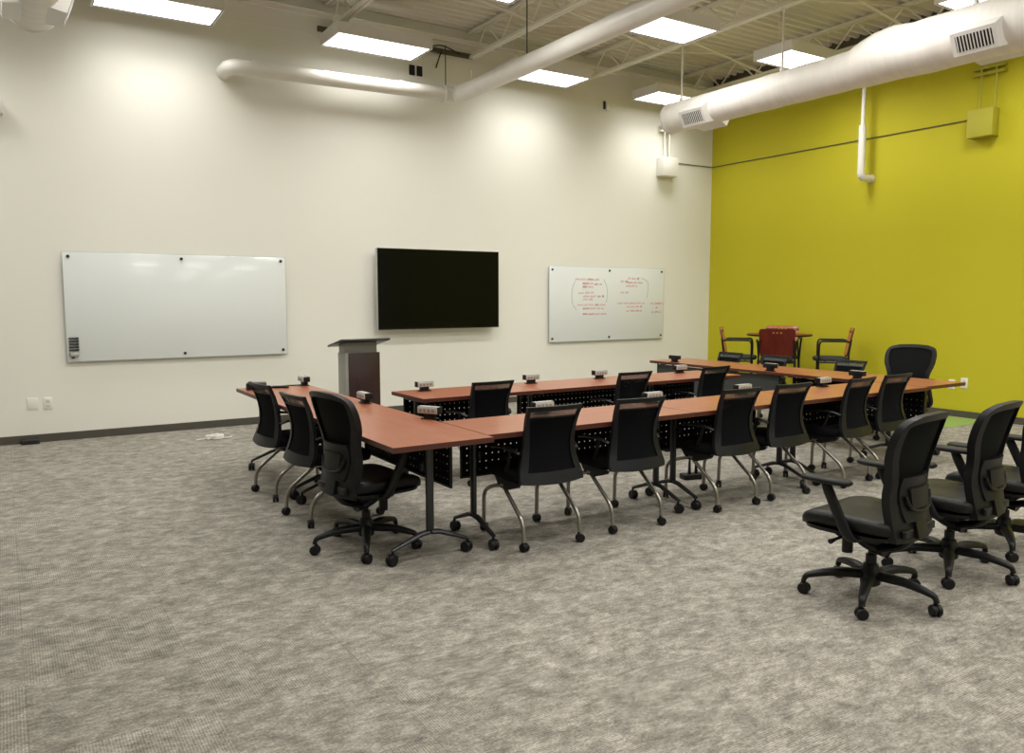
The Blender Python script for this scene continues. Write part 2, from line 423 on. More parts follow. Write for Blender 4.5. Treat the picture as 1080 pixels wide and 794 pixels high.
# ------------------------------------------------------------------ ducts and pipes
def duct(name, label, x, yend, prof, dif, rods):
    """prof: (y, radius, zc)"""
    t = thing(name, label, 'duct', (x, yend, 0))
    rings = []
    for (yy, r, zc) in prof:
        rings.append([(r * math.cos(2 * PI * k / 36), yy - yend, zc + r * math.sin(2 * PI * k / 36)) for k in range(36)])
    MB().loft(rings).build('duct_body', DUCT, t, ang=50)
    r0, z0 = prof[0][1], prof[0][2]
    M = Matrix.Translation((0, 0, z0)) @ Matrix.Rotation(-PI / 2, 4, 'X')
    MB().lathe([(r0 + .006, -.03), (r0 + .006, .0), (r0 * .93, .035), (r0 * .72, .07), (r0 * .4, .092), (0, .10)], 36, M).build('end_cap', DUCT, t, ang=60)
    b = MB()
    for yy in [p[0] for p in prof[1:-1:1]]:
        pass
    for (yy, sgn, tilt, r, zc, w) in dif:
        # saddle diffuser pointing sideways (sgn) and down by tilt
        M = Matrix.Translation((0, yy - yend, zc)) @ Matrix.Rotation(sgn * tilt if sgn > 0 else -tilt, 4, 'Y')
        if sgn < 0: M = Matrix.Translation((0, yy - yend, zc)) @ Matrix.Rotation(PI, 4, 'Z') @ Matrix.Rotation(tilt, 4, 'Y')
        h = .085
        box = MB()
        body = [[(r * .72, -w / 2 - .05, -h - .05), (r * .72, w / 2 + .05, -h - .05), (r * .72, w / 2 + .05, h + .05), (r * .72, -w / 2 - .05, h + .05)],
                [(r + .07, -w / 2 - .02, -h - .02), (r + .07, w / 2 + .02, -h - .02), (r + .07, w / 2 + .02, h + .02), (r + .07, -w / 2 - .02, h + .02)]]
        box.loft([[tuple(M @ Vector(p)) for p in ring] for ring in body])
        d = box.build('diffuser', FIXW, t, False)
        gm = MB().loft([[tuple(M @ Vector(p)) for p in ring] for ring in ([(r + .068, -w / 2 + .02, -h + .015), (r + .068, w / 2 - .02, -h + .015), (r + .068, w / 2 - .02, h - .015), (r + .068, -w / 2 + .02, h - .015)],
                                                                           [(r + .072, -w / 2 + .02, -h + .015), (r + .072, w / 2 - .02, -h + .015), (r + .072, w / 2 - .02, h - .015), (r + .072, -w / 2 + .02, h - .015)])])
        gm.build('grille_opening', DARKSLOT, d, False)
        sl = MB(); n = 11
        for i in range(n):
            yy2 = -w / 2 + .02 + (w - .04) * (i + .5) / n
            sl.add(_boxbm((r + .072, yy2, 0), (.012, .009, 2 * h - .03)), M)
        sl.build('grille_slats', FIXW, d, False)
    for (yy, ztop, zbot) in rods:
        rod = MB().tube([(0, yy - yend, zbot - .02), (0, yy - yend, ztop)], .013, 8)
        rod.box((0, yy - yend, zbot + .02), (.05, .03, .05), .004)
        rod.build('hanger_rod', WHITEP, t)
    return t
def _boxbm(c, size):
    b = bmesh.new(); bmesh.ops.create_cube(b, size=1); bmesh.ops.scale(b, vec=size, verts=b.verts); bmesh.ops.translate(b, vec=c, verts=b.verts); return b

pr = [(8.14, .195, 3.96)]
yy = 8.0
while yy > 5.5: pr.append((yy, .195 + random.uniform(-.003, .004), 3.96)); yy -= .12
pr += [(5.4, .20, 3.965), (5.25, .235, 3.99), (5.1, .255, 4.01), (4.9, .262, 4.02)]
yy = 4.7
while yy > Y0: pr.append((yy, .255 + random.uniform(-.004, .004), 4.0)); yy -= .15
duct('air_duct', 'long white round air duct running along the green wall', 7.75, 8.14, pr,
     [(7.52, -1, R(28), .195, 3.96, .36), (7.52, 1, R(28), .195, 3.96, .36), (4.0, -1, R(28), .255, 4.0, .36), (4.0, 1, R(28), .255, 4.0, .36)],
     [(7.95, 4.88, 4.15), (6.33, 4.88, 4.15), (4.15, 4.88, 4.25), (1.9, 4.88, 4.25)])
pr = [(7.94, .195, 3.96)]
yy = 7.8
while yy > Y0: pr.append((yy, .195 + random.uniform(-.003, .004), 3.96)); yy -= .15
duct('air_duct', 'white round air duct end at the top left corner, over the left whiteboard', .34, 7.94, pr,
     [(7.5, 1, R(20), .195, 3.96, .36), (7.5, -1, R(20), .195, 3.96, .36)], [(7.7, 5.25, 4.15), (5.6, 5.25, 4.15)])

# roof drain pipe: along the white wall, then turning into the room
t = thing('drain_pipe', 'long white insulated pipe with an elbow, hung along the white wall and across the ceiling', 'pipe', (5.32, 9.72, 0))
P = lambda x, y, z: (x - 5.32, y - 9.72, z)
MB().tube([P(2.36, 10.0, 4.21), P(2.36, 9.72, 4.215), P(5.20, 9.72, 4.275)], .088, 20, fil=.16, fn=8).build('wall_run', PIPE, t, ang=60)
MB().tube([P(5.32, 9.66, 4.27), P(5.32, Y0, 4.27)], .108, 20).build('ceiling_run', PIPE, t, ang=60)
MB().tube([P(5.12, 9.72, 4.272), P(5.32, 9.72, 4.272), P(5.32, 9.55, 4.272)], .113, 20, fil=.13, fn=8).build('elbow', PIPE, t, ang=60)
for x in (2.62, 3.5, 4.5): MB().tube([P(x - .03, 9.72, 4.22 + (x - 2.36) * .021), P(x + .03, 9.72, 4.22 + (x - 2.36) * .021)], .0915, 20).build('coupling', PIPE, t, ang=60)
MB().tube([P(5.16, 9.72, 4.37), P(5.16, 9.72, 4.9)], .008, 6).build('hanger_rod', DKMETAL, t)
MB().tube([P(5.32, 8.0, 4.37), P(5.32, 8.0, 5.2)], .008, 6).build('hanger_rod', DKMETAL, t)
MB().tube([P(5.32, 9.3, 4.37), P(5.32, 9.3, 4.5)], .012, 6).build('hanger_rod', WHITEP, t)
MB().tube([P(5.32, 5.0, 4.37), P(5.32, 5.0, 5.2)], .008, 6).build('hanger_rod', DKMETAL, t)

# dark strut with dangling cable
t = thing('steel_strut', 'dark steel channel high on the white wall behind a light fixture', 'channel', (4.6, 9.97, 4.90))
MB().box2((-1.1, -.02, -.03), (1.12, .02, .03)).build('channel', GREYLINE, t, False)
MB().tube([(.62, -.03, -.0), (.58, -.03, -.10), (.53, -.03, -.24)], .010, 6).build('dangling_cable', BLACKP, t)
MB().tube([(.42, -.03, .02), (.62, -.03, .08), (.9, -.03, .0)], .008, 6, fil=.1).build('cable', BLACKP, t)

# joist-mounted small things
tag(MB().box2((4.76, YB - .012, 4.53), (4.84, YB, 4.66)).box2((4.87, YB - .012, 4.53), (4.95, YB, 4.66)).build('wall_vent', DARKSLOT, None, False), 'small double black vent high on the white wall under a light', 'vent')
t = thing('wall_sensor', 'tiny sensor high on the white wall toward the green corner', 'sensor', (8.15, YB, 4.52))
MB().box2((-.035, -.03, -.05), (.035, 0, .07), .006).build('housing', WHITEP, t); MB().box2((-.07, -.02, -.03), (-.04, 0, .09)).build('lens', DARKSLOT, t, False)

# junction boxes, conduits
def jbox(name, label, loc, rz, m, w, h, dpt, conds, top):
    t = thing(name, label, 'junction box', loc, rz)
    MB().box2((-w / 2, -dpt, 0), (w / 2, 0, h), .006).build('box_body', m, t)
    for cx in conds:
        MB().tube([(cx, -.05, h - .01), (cx, -.05, top - loc[2])], .016, 8).build('conduit', m, t)
    MB().box2((min(conds) - .10, -.075, h + .42), (max(conds) + .10, 0, h + .45)).box2((min(conds) - .10, -.075, h + .49), (max(conds) + .10, 0, h + .52)).build('strut_clamp', STEEL_PAINT if m is WHITEP else m, t, False)
    return t
jbox('wall_mounted_junction_box', 'white junction box with two conduits high on the white wall', (9.38, YB - .0015, 3.55), 0, WHITEP, .34, .30, .16, (-.04, .06), 5.04)
jbox('wall_mounted_junction_box', 'green-painted junction box with two conduits on the green wall', (XR - .0015, 5.42, 3.545), -PI / 2, GREENB, .31, .34, .16, (-.06, .12), 5.04)
o = MB().tube([(9.55, YB - .012, 3.80), (XR - .012, YB - .012, 3.80), (XR - .012, 5.57, 3.80)], .008, 6).build('wall_conduit', GREYLINE); tag(o, 'thin dark conduit running round the corner between the two junction boxes', 'conduit')
t = thing('wall_mounted_pipe', 'thin white vertical pipe with an elbow on the green wall', 'pipe', (10.26, 6.97, 0))
MB().tube([(0, 0, 3.9), (0, 0, 4.87)], .028, 12).build('upper_pipe', WHITEP, t)
MB().tube([(0, 0, 3.95), (0, 0, 3.24), (.24, 0, 3.24)], .05, 14, fil=.06, fn=5).build('lower_pipe', WHITEP, t)
MB().tube([(.215, 0, 3.24), (.24, 0, 3.24)], .06, 14).build('flange', WHITEP, t)
t = thing('wall_box', 'grey box high on the white wall at the left edge of the photo', 'box', (0.02, YB, 3.45))
MB().box2((-.16, -.12, 0), (.10, 0, .13), .006).build('housing', FIXW, t); MB().box2((-.12, -.124, .03), (.06, -.118, .10)).build('cover', DKMETAL, t)

# ------------------------------------------------------------------ wall items
def board(name, label, x0, x1, z0, z1):
    t = thing(name, label, 'whiteboard', ((x0 + x1) / 2, YB - .0015, z0)); w = x1 - x0; h = z1 - z0
    MB().box2((-w / 2, -.045, 0), (w / 2, -.037, h), .002).build('glass_panel', GLASSB, t)
    e = MB()
    for (p, q) in (((-w / 2 - .002, -.0445, -.002), (w / 2 + .002, -.0365, .002)), ((-w / 2 - .002, -.0445, h - .002), (w / 2 + .002, -.0365, h + .002)), ((-w / 2 - .002, -.0445, .002), (-w / 2 + .002, -.0365, h - .002)), ((w / 2 - .002, -.0445, .002), (w / 2 + .002, -.0365, h - .002))): e.box2(p, q)
    e.build('glass_edge', GLASSE, t, False)
    for sx in (-1, 0, 1):
        for zz in (.05, h - .05):
            MB().cyl((sx * (w / 2 - .055), 0, zz), (sx * (w / 2 - .055), -.056, zz), .017, 14).build('standoff', DKMETAL, t)
    return t, w, h
board('wall_mounted_whiteboard', 'wide blank glass whiteboard on the white wall left of the television', .58, 3.005, .868, 2.066)
t, w, h = board('wall_mounted_whiteboard', 'glass whiteboard covered in red handwriting, right of the television', 7.03, 9.375, .885, 2.04)
# handwriting strokes (illegible cursive), rows given as (u0,u1,v) on the board
rowsw = [(.21, .43, .17), (.27, .36, .225), (.37, .435, .235), (.27, .36, .27), (.235, .28, .355), (.295, .375, .35), (.275, .45, .40), (.275, .355, .44),
         (.23, .475, .515), (.275, .45, .565), (.275, .475, .64), (.60, .66, .19), (.665, .765, .15), (.655, .80, .205), (.65, .745, .255),
         (.60, .63, .345), (.645, .67, .345), (.575, .82, .495), (.655, .79, .545), (.655, .79, .605), (.875, .995, .50), (.925, .94, .56), (.885, .98, .625)]
ink = MB(); rr = random.Random(3)
for (u0, u1, v) in rowsw:
    x = -w / 2 + u0 * w; xe = -w / 2 + u1 * w; z = h * (1 - v)
    while x < xe - .02:
        wl = min(rr.uniform(.05, .13), xe - x); n = max(4, int(wl / .010)); hgt = rr.uniform(.018, .028)
        pts = [(x + wl * i / n + .004 * math.sin(i * 2.1), -.0462, z + (hgt if i % 2 else -hgt * .5) * rr.uniform(.5, 1.0)) for i in range(n + 1)]
        ink.tube(pts, .0048, 4, flat=(1, .3)); x += wl + rr.uniform(.018, .03)
ink.build('red_handwriting', RED_INK, t)
def uv(u, v): return (-w / 2 + u * w, -.0462, h * (1 - v))
for pl in ([uv(.21, .19), uv(.185, .28), uv(.18, .40), uv(.19, .52), uv(.225, .57)], [uv(.45, .16), uv(.48, .26), uv(.483, .38), uv(.475, .48)], [uv(.79, .14), uv(.85, .18), uv(.852, .30), uv(.84, .42)]):
    MB().tube(pl, .0035, 4, fil=.05).build('grey_bracket_line', GREY_INK, t)

# marker stack and eraser stuck to the lower left corner of the blank board
for i in range(5):
    t = thing('marker_pen', ['black marker pen held on the blank whiteboard, top of the stack', 'second black marker pen from the top of the stack on the blank whiteboard', 'middle black marker pen of the stack on the blank whiteboard', 'fourth black marker pen from the top of the stack on the blank whiteboard', 'lowest marker pen of the stack, just over the eraser'][i], 'marker', (.645, YB - .0595, 1.125 - i * .032), 0, 'marker pens on the blank whiteboard')
    MB().cyl((-.045, 0, 0), (.025, 0, 0), .0095, 10).build('barrel', DKMETAL, t); MB().cyl((.025, 0, 0), (.05, 0, 0), .0105, 10).build('cap', BLACKP, t)
t = thing('board_eraser', 'grey eraser under the marker pens at the corner of the blank whiteboard', 'eraser', (.645, YB - .075, .925))
MB().box2((-.045, -.012, -.005), (.045, .018, .05), .006).build('felt_block', GREYM, t); MB().box2((-.038, -.020, .003), (.038, -.012, .042), .003).build('grip', SILVER, t)

# television
t = thing('wall_television', 'large black flat television mounted on the white wall between the whiteboards', 'television', (5.115, 9.86, 1.14))
TW, TH = 1.87, 1.075
mb = MB().box2((-TW / 2, -.03, 0), (TW / 2, .03, TH), .004); mb.build('case', SILVER, t)
mb = MB()
for (p, q) in (((-TW / 2 + .002, -.034, 0), (TW / 2 - .002, -.030, .018)), ((-TW / 2 + .002, -.034, TH - .013), (TW / 2 - .002, -.030, TH)), ((-TW / 2 + .002, -.034, .018), (-TW / 2 + .013, -.030, TH - .013)), ((TW / 2 - .013, -.034, .018), (TW / 2 - .002, -.030, TH - .013))): mb.box2(p, q)
mb.build('bezel', BLACKG, t, False)
MB().box2((-TW / 2 + .013, -.0325, .018), (TW / 2 - .013, -.030, TH - .013)).build('screen', SCREEN, t, False)
MB().box2((-.4, .03, .3), (.4, .14, .8)).build('wall_mount', BLACKP, t, False)

def outlet(label, loc, rz, w, h, duplex=True):
    t = thing('wall_outlet', label, 'outlet', loc, rz, 'white wall plates')
    MB().box2((-w / 2, -.007, 0), (w / 2, 0, h), .003).build('cover_plate', WHITEP, t)
    if duplex:
        for z in (.3, .7): MB().box2((-.018, -.010, h * z - .017), (.018, -.006, h * z + .017), .004).build('socket', FIXW, t)
        s = MB()
        for z in (.3, .7): s.box2((-.009, -.0108, h * z - .008), (-.006, -.0098, h * z + .006)).box2((.006, -.0108, h * z - .008), (.009, -.0098, h * z + .006))
        s.build('slots', DARKSLOT, t, False)
    return t
outlet('blank white wall plate low on the white wall, left of the pair', (.228, YB, .36), 0, .105, .13, False)
outlet('white duplex outlet low on the white wall, right of the pair', (.372, YB, .355), 0, .085, .13)
outlet('white wall outlet low on the green wall, hidden partly by the table end', (XR, 5.675, .36), -PI / 2, .085, .125)
outlet('white wall outlet low on the green wall just past the table corner', (XR, 5.515, .385), -PI / 2, .09, .135)
t = thing('floor_box', 'small dark box on the carpet against the white wall baseboard', 'box', (.185, 9.93, 0))
MB().box2((-.085, -.05, 0), (.085, .055, .05), .006).build('lid_box', DKMETAL, t); MB().box2((-.06, -.052, .012), (.06, -.049, .04)).build('socket_strip', DARKSLOT, t, False)
cc = MB(); rr = random.Random(5)
pts = []
for i in range(70):
    a = i * .55; r = .075 + .03 * math.sin(i * .83)
    pts.append((r * math.cos(a), r * .8 * math.sin(a), .012 + .022 * (1 + math.sin(i * 1.31)) * .8))
cc.tube(pts, .006, 5); cc.tube([(.07, 0, .012), (.15, -.02, .008), (.19, .05, .008)], .006, 5, fil=.04)
cc.tube([(-.07, 0, .012), (-.14, .03, .008), (-.20, .0, .008)], .006, 5, fil=.04)
o = cc.build('cable_coil', WHITEP); o.location = (1.93, 9.16, 0); tag(o, 'small coil of white cable lying on the carpet by the white wall', 'cable')

# ------------------------------------------------------------------ lectern
t = thing('lectern', 'grey and dark mahogany lectern standing behind the left tables', 'lectern', (3.42, 8.63, 0))
MB().box2((-.205, -.115, .02), (.205, .115, .945), .012).build('column', GREYM, t)
MB().box2((-.165, -.128, .03), (.21, -.114, .945), .004).build('front_panel', MAHOG, t)
MB().box2((-.215, -.13, 0), (.215, .13, .02), .004).build('plinth', BLACKP, t)
MB().box2((-.195, -.10, .945), (.185, .10, 1.075), .004).build('neck', GREYM, t)
MB().box((0.0, -.02, 1.055), (.585, .45, .022), .004, (-R(11), 0, 0)).build('reading_top', DKMETAL, t)

# ------------------------------------------------------------------ tables
def caster_mb(r=.031, w=.022, stem=.02):
    m = MB()
    for s_ in (-1, 1):
        M = Matrix.Translation((s_ * (w / 2 + .002), 0, r)) @ Matrix.Rotation(PI / 2, 4, 'Y')
        m.lathe([(r * .55, -w * .42), (r * .92, -w * .42), (r, -w * .25), (r, w * .25), (r * .92, w * .42), (r * .55, w * .42)], 18, M)
    m.cyl((0, .008, r * 1.1), (0, .008, r * 2 + stem), .008, 10)
    m.prism([(-r * .9, r * 1.1), (-r * .55, r * 1.85), (.0, r * 2.12), (r * .6, r * 2.0), (r * .75, r * 1.5), (0, r * 1.25)], 'x', -.006, .006)
    return m
def table(label, cxy, L, D, rz, insets, panel=(.12, .12), pmat=PERF, foot=.25, zb=.36):
    t = thing('training_table', label, 'table', (cxy[0], cxy[1], 0), rz, 'cherry training tables set in a square')
    MB().box2((-L / 2 + .002, -D / 2 + .002, .708), (L / 2 - .002, D / 2 - .002, .740)).build('tabletop', CHERRY, t, False)
    e = MB()
    for (p, q) in (((-L / 2, -D / 2, .709), (L / 2, -D / 2 + .002, .7385)), ((-L / 2, D / 2 - .002, .709), (L / 2, D / 2, .7385)), ((-L / 2, -D / 2 + .002, .709), (-L / 2 + .002, D / 2 - .002, .7385)), ((L / 2 - .002, -D / 2 + .002, .709), (L / 2, D / 2 - .002, .7385))): e.box2(p, q)
    e.build('edge_band', EDGE, t, False)
    for sx, ins in ((-1, insets[0]), (1, insets[1])):
        x = sx * (L / 2 - ins)
        l = MB()
        l.box((x, 0, .44), (.030, .050, .54), .012)
        l.box((x, 0, .695), (.05, D * .62, .026), .004)
        for sy in (-1, 1):
            l.tube([(x, sy * .005, .165), (x, sy * .06, .158), (x, sy * foot, .088)], [.021, .021, .015], 10, flat=(.75, 1))
        leg = l.build('leg', DKMETAL, t)
        for sy in (-1, 1):
            c = caster_mb(.034, .024, .02); bmesh.ops.transform(c.bm, matrix=Matrix.Translation((x, sy * foot, 0)) @ Matrix.Rotation(rz_rand(), 4, 'Z'), verts=c.bm.verts)
            c.build('caster', BLACKP, leg)
        k = MB().box((x - sx * .02, -.035, .56), (.025, .035, .05), .006); k.build('tilt_latch', BLACKP, leg)
    MB().box2((-L / 2 + panel[0], D / 2 - .062, zb), (L / 2 - panel[1], D / 2 - .058, .695)).build('modesty_panel', pmat, t, False)
    b = MB().box2((-L / 2 + panel[0] - .012, D / 2 - .068, zb - .01), (-L / 2 + panel[0], D / 2 - .052, .705)).box2((L / 2 - panel[1], D / 2 - .068, zb - .01), (L / 2 - panel[1] + .012, D / 2 - .052, .705)).box2((-L / 2 + panel[0], D / 2 - .068, zb - .01), (L / 2 - panel[1], D / 2 - .052, zb))
    b.build('panel_frame', BLACKP, t, False)
    return t
rnd = random.Random(11)
def rz_rand(): return rnd.uniform(-1.2, 1.2)
# near row (users on the camera side, modesty panels toward the white wall)
table('cherry training table in the near row, end joined to the left corner table', ((2.425 + 4.165) / 2, 4.38), 1.738, .62, 0, (.075, .085), (.13, .10))
table('middle cherry training table of the near row', ((4.165 + 5.565) / 2, 4.38), 1.396, .62, 0, (.085, .085))
table('cherry training table of the near row that meets the right column', ((5.565 + 7.14) / 2, 4.38), 1.571, .62, 0, (.085, .10))
# left column (users on the outer side)
table('cherry corner training table at the near end of the left column', (2.095, (3.985 + 5.955) / 2), 1.966, .65, -PI / 2, (.085, .21), (.12, .44))
table('cherry training table at the far end of the left column, carrying a black box', (2.095, (5.955 + 7.46) / 2), 1.50, .65, -PI / 2, (.16, .085))
# far row
table('cherry training table at the left end of the far row, in front of the lectern', ((2.86 + 4.06) / 2, 6.14), 1.196, .64, 0, (.085, .06), (.10, .16))
table('middle cherry training table of the far row', ((4.06 + 5.55) / 2, 6.14), 1.486, .64, 0, (.06, .085))
table('cherry training table at the right end of the far row', ((5.55 + 6.62) / 2, 6.14), 1.066, .64, 0, (.085, .085))
# right column
table('cherry corner training table at the near end of the right column', (7.505, (4.11 + 5.63) / 2), 1.516, .70, PI / 2, (.20, .085), (.04, .02))
table('cherry training table at the far end of the right column, with plain grey panel', (7.505, (5.63 + 7.84) / 2), 2.206, .70, PI / 2, (.085, .085), (.17, .10), PANELG)

# power modules on the tables
def module_proto():
    t = thing('power_module', '', 'power module')
    MB().box2((-.038, -.022, 0), (.038, .026, .040), .004).box2((-.055, -.03, 0), (.055, .034, .008), .003).build('stand', BLACKP, t)
    MB().box2((-.080, -.030, .038), (.080, .034, .086), .005).build('housing', BLACKP, t)
    f = MB().box2((-.078, -.037, .041), (.078, -.028, .084), .003); f.box2((-.078, -.03, .0855), (.078, .010, .0885), .001); face = f.build('face_plate', SILVER, t)
    s = MB()
    for i in range(4): s.box2((-.062 + i * .033, -.0385, .050), (-.042 + i * .033, -.0365, .072), .002)
    s.build('socket', GREYM, face)
    return t
PM = module_proto()
mods = [(2.37, 7.36, -90, 'silver power module at the far end of the left column, by the white wall'), (2.36, 5.84, -90, 'silver power module in the middle of the left column, in front of the lectern'),
        (2.42, 4.83, -60, 'silver power module at the inner corner where left column and near row meet'),
        (3.205, 4.62, 0, 'silver power module behind the first near-row mesh chair'), (4.25, 4.62, 0, 'silver power module behind the second near-row mesh chair'),
        (5.275, 4.62, 0, 'silver power module behind the fourth near-row mesh chair from the left'), (6.355, 4.62, 0, 'silver power module at the right end of the near row'),
        (3.12, 6.33, 0, 'silver power module on the left tip of the far row'), (4.26, 6.33, 0, 'silver power module on the far row, second from its left tip'),
        (5.10, 6.33, 0, 'silver power module on the far row under the red-lettered whiteboard'), (6.22, 6.33, 0, 'silver power module at the right end of the far row'),
        (7.23, 7.45, 90, 'black-backed power module at the far tip of the right column'), (7.22, 5.93, 90, 'black-backed power module in the middle of the right column'),
        (7.22, 4.85, 90, 'black-backed power module on the right column near the black executive chair')]
for i, (x, y, az, lab) in enumerate(mods):
    o = PM if i == 0 else copy_tree(PM)
    o.location = (x, y, .740); o.rotation_euler = (0, 0, R(az)); tag(o, lab, 'power module', 'power modules on the tables')
t = thing('control_box', 'black control box at the far end of the left column', 'box', (1.90, 7.26, .740), R(-20))
MB().box2((-.085, -.06, 0), (.085, .06, .065), .012).build('case', DKMETAL, t); MB().box2((-.06, -.062, .015), (.06, -.058, .05)).build('front_plate', BLACKG, t)
t = thing('remote_control', 'flat black handset lying beside the black control box', 'remote', (2.12, 7.28, .740), R(60))
MB().box2((-.03, -.075, 0), (.03, .075, .018), .005).build('case', BLACKP, t); MB().box2((-.02, -.05, .0175), (.02, .05, .0195)).build('keypad', DKMETAL, t)
o = MB().tube([(1.99, 7.30, .745), (2.04, 7.36, .745), (2.2, 7.40, .745), (2.36, 7.38, .745)], .005, 6, fil=.05).build('cable', BLACKP); tag(o, 'short black cable running across the far end of the left column', 'cable')
t = thing('power_strip', 'black power strip with two plugs on the carpet under the near row', 'power strip', (4.97, 4.88, 0), R(-15))
MB().box2((-.10, -.05, 0), (.10, .05, .045), .006).build('case', BLACKP, t)
for s_ in (-.03, .035): MB().tube([(s_, 0, .04), (s_, 0, .14), (s_ + .02, .02, .22)], [.016, .010, .006], 8).build('plug', BLACKP, t)

# ------------------------------------------------------------------ nesting mesh chair (faces +Y)
def nesting_proto():
    t = thing('nesting_chair', '', 'chair')
    # seat
    MB().loft([squircle(.19, .185, .405, 5), squircle(.228, .222, .415, 5), squircle(.234, .23, .435, 5), squircle(.234, .23, .462, 5), squircle(.225, .22, .478, 5), squircle(.19, .19, .484, 5)]).build('seat', BLACKF, t, ang=60)
    m = MB()
    for sx in (-1, 1):
        m.prism([(-.21, .41), (.10, .41), (.04, .345), (-.06, .345), (-.19, .385)], 'x', sx * .205 - .012, sx * .205 + .012)
    m.box((0, 0, .395), (.42, .10, .025), .006)
    m.build('seat_bracket', BLACKP, t)
    # back
    zs = smooth_tab([(.42, .226), (.45, .232), (.52, .217), (.60, .196), (.68, .186), (.76, .187), (.84, .194), (.90, .200)], 4)
    side = smooth_tab([(.42, .05), (.52, .052), (.60, .045), (.70, .034), (.80, .024), (.90, .016)], 4)
    ytab = smooth_tab([(.42, -.278), (.50, -.245), (.58, -.225), (.66, -.222), (.74, -.235), (.82, -.262), (.90, -.300)], 5)
    f = lambda x, z: interp(ytab, z) + .55 * (x * x) - .024
    W = lambda z: interp(zs, z)
    z0, z1 = .42, .90
    zl = [z0 + (z1 - z0) * i / 16 for i in range(17)]
    bot = [(-W(z0) + 2 * W(z0) * k / 6, z0 - .012 * math.sin(PI * k / 6)) for k in range(1, 6)]
    top = [(W(z1) - 2 * W(z1) * k / 6, z1) for k in range(1, 6)]
    outer = [(W(z), z) for z in zl] + top + [(-W(z), z) for z in reversed(zl)] + bot
    zi0, zi1 = .485, .872
    zm = lambda z: zi0 + (zi1 - zi0) * (z - z0) / (z1 - z0)
    Wi = lambda z: W(z) - interp(side, z)
    inner = [(Wi(zm(z)), zm(z)) for z in zl] + [(Wi(zi1) - 2 * Wi(zi1) * k / 6, zi1) for k in range(1, 6)] + [(-Wi(zm(z)), zm(z)) for z in reversed(zl)] + [(-Wi(zi0) + 2 * Wi(zi0) * k / 6, zi0) for k in range(1, 6)]
    fr = MB().ringplate(outer, inner, f, .026)
    zr = .838
    fr.sheet(lambda z: Wi(z) + .004, .822, .832, lambda x, z: f(x, z) + .004, .016, 8, 2)
    back = fr.build('backrest', CHARC, t, ang=50)
    MB().sheet(lambda z: Wi(z) + .006, .478, .824, lambda x, z: f(x, z) + .010, .004, 10, 14).build('mesh_panel', MESHF, back, ang=60)
    MB().sheet(lambda z: Wi(z) + .006, .828, .880, lambda x, z: f(x, z) + .012, .004, 10, 3).build('head_mesh', MESHH, back, ang=60)
    # arms
    for sx in (-1, 1):
        a = MB().tube([(sx * .205, -.215, .60), (sx * .238, -.15, .625), (sx * .246, -.03, .625), (sx * .246, .07, .61)], [.016, .018, .020, .018], 10, fil=.05, flat=(.6, 1.15))
        a.tube([(sx * .238, -.14, .62), (sx * .225, -.10, .52), (sx * .215, -.04, .43)], .012, 8, fil=.05)
        a.build('armrest', BLACKP, t)
    # legs
    for sx in (-1, 1):
        for kind in ('front', 'rear'):
            if kind == 'front': pts = [(sx * .205, -.02, .372), (sx * .207, .16, .325), (sx * .208, .265, .275), (sx * .208, .272, .058)]
            else: pts = [(sx * .205, .02, .375), (sx * .207, -.23, .195), (sx * .208, -.262, .135), (sx * .208, -.265, .058)]
            leg = MB().tube(pts, .0135, 10, fil=.055, fn=6).build('leg', TAPMETAL, t)
            c = caster_mb(.028, .020, .012); yy = pts[-1][1]
            bmesh.ops.transform(c.bm, matrix=Matrix.Translation((sx * .208, yy - .004, 0)) @ Matrix.Rotation(.5 * sx + (.8 if kind == 'rear' else -.4), 4, 'Z'), verts=c.bm.verts)
            c.build('caster', BLACKP, leg)
    return t
NC = nesting_proto(); first = True
G1 = 'black mesh nesting chairs at the tables'
nest = [(2.86, 4.25, 3, 1, 'black mesh nesting chair at the left end of the near row'), (3.565, 4.25, 3, 1, 'second black mesh nesting chair of the near row, beside a table leg pair'),
        (4.53, 4.255, 0, 1, 'third black mesh nesting chair of the near row, in front of the power strip'), (5.135, 4.27, 0, 1, 'fourth black mesh nesting chair of the near row'),
        (5.935, 4.24, -6, 1, 'fifth black mesh nesting chair of the near row, behind the front executive chair arm'), (6.51, 4.27, -2, 1, 'black mesh nesting chair at the right end of the near row'),
        (3.425, 5.94, 0, .965, 'black mesh nesting chair on the left of the far row, inside the square'), (4.99, 5.94, 0, .965, 'middle black mesh nesting chair of the far row, inside the square'),
        (6.05, 5.94, -4, .965, 'black mesh nesting chair at the right end of the far row, by the grey panel'),
        (1.945, 6.28, 84, 1, 'black mesh nesting chair at the far end of the left column'), (1.945, 5.45, 84, 1, 'black mesh nesting chair of the left column, just behind the executive chair'),
        (8.00, 7.47, -90, .915, 'black mesh nesting chair behind the right column, under the left wooden stool'), (8.02, 6.74, -90, .915, 'black mesh nesting chair behind the right column, below the red-backed stool'),
        (8.13, 5.74, -90, .915, 'black mesh nesting chair behind the right column, beside the executive chair')]
for (x, y, az, sz, lab) in nest:
    o = NC if first else copy_tree(NC); first = False
    o.location = (x, y, 0); o.rotation_euler = (0, 0, -R(az)); o.scale = (1, 1, sz); tag(o, lab, 'chair', G1)

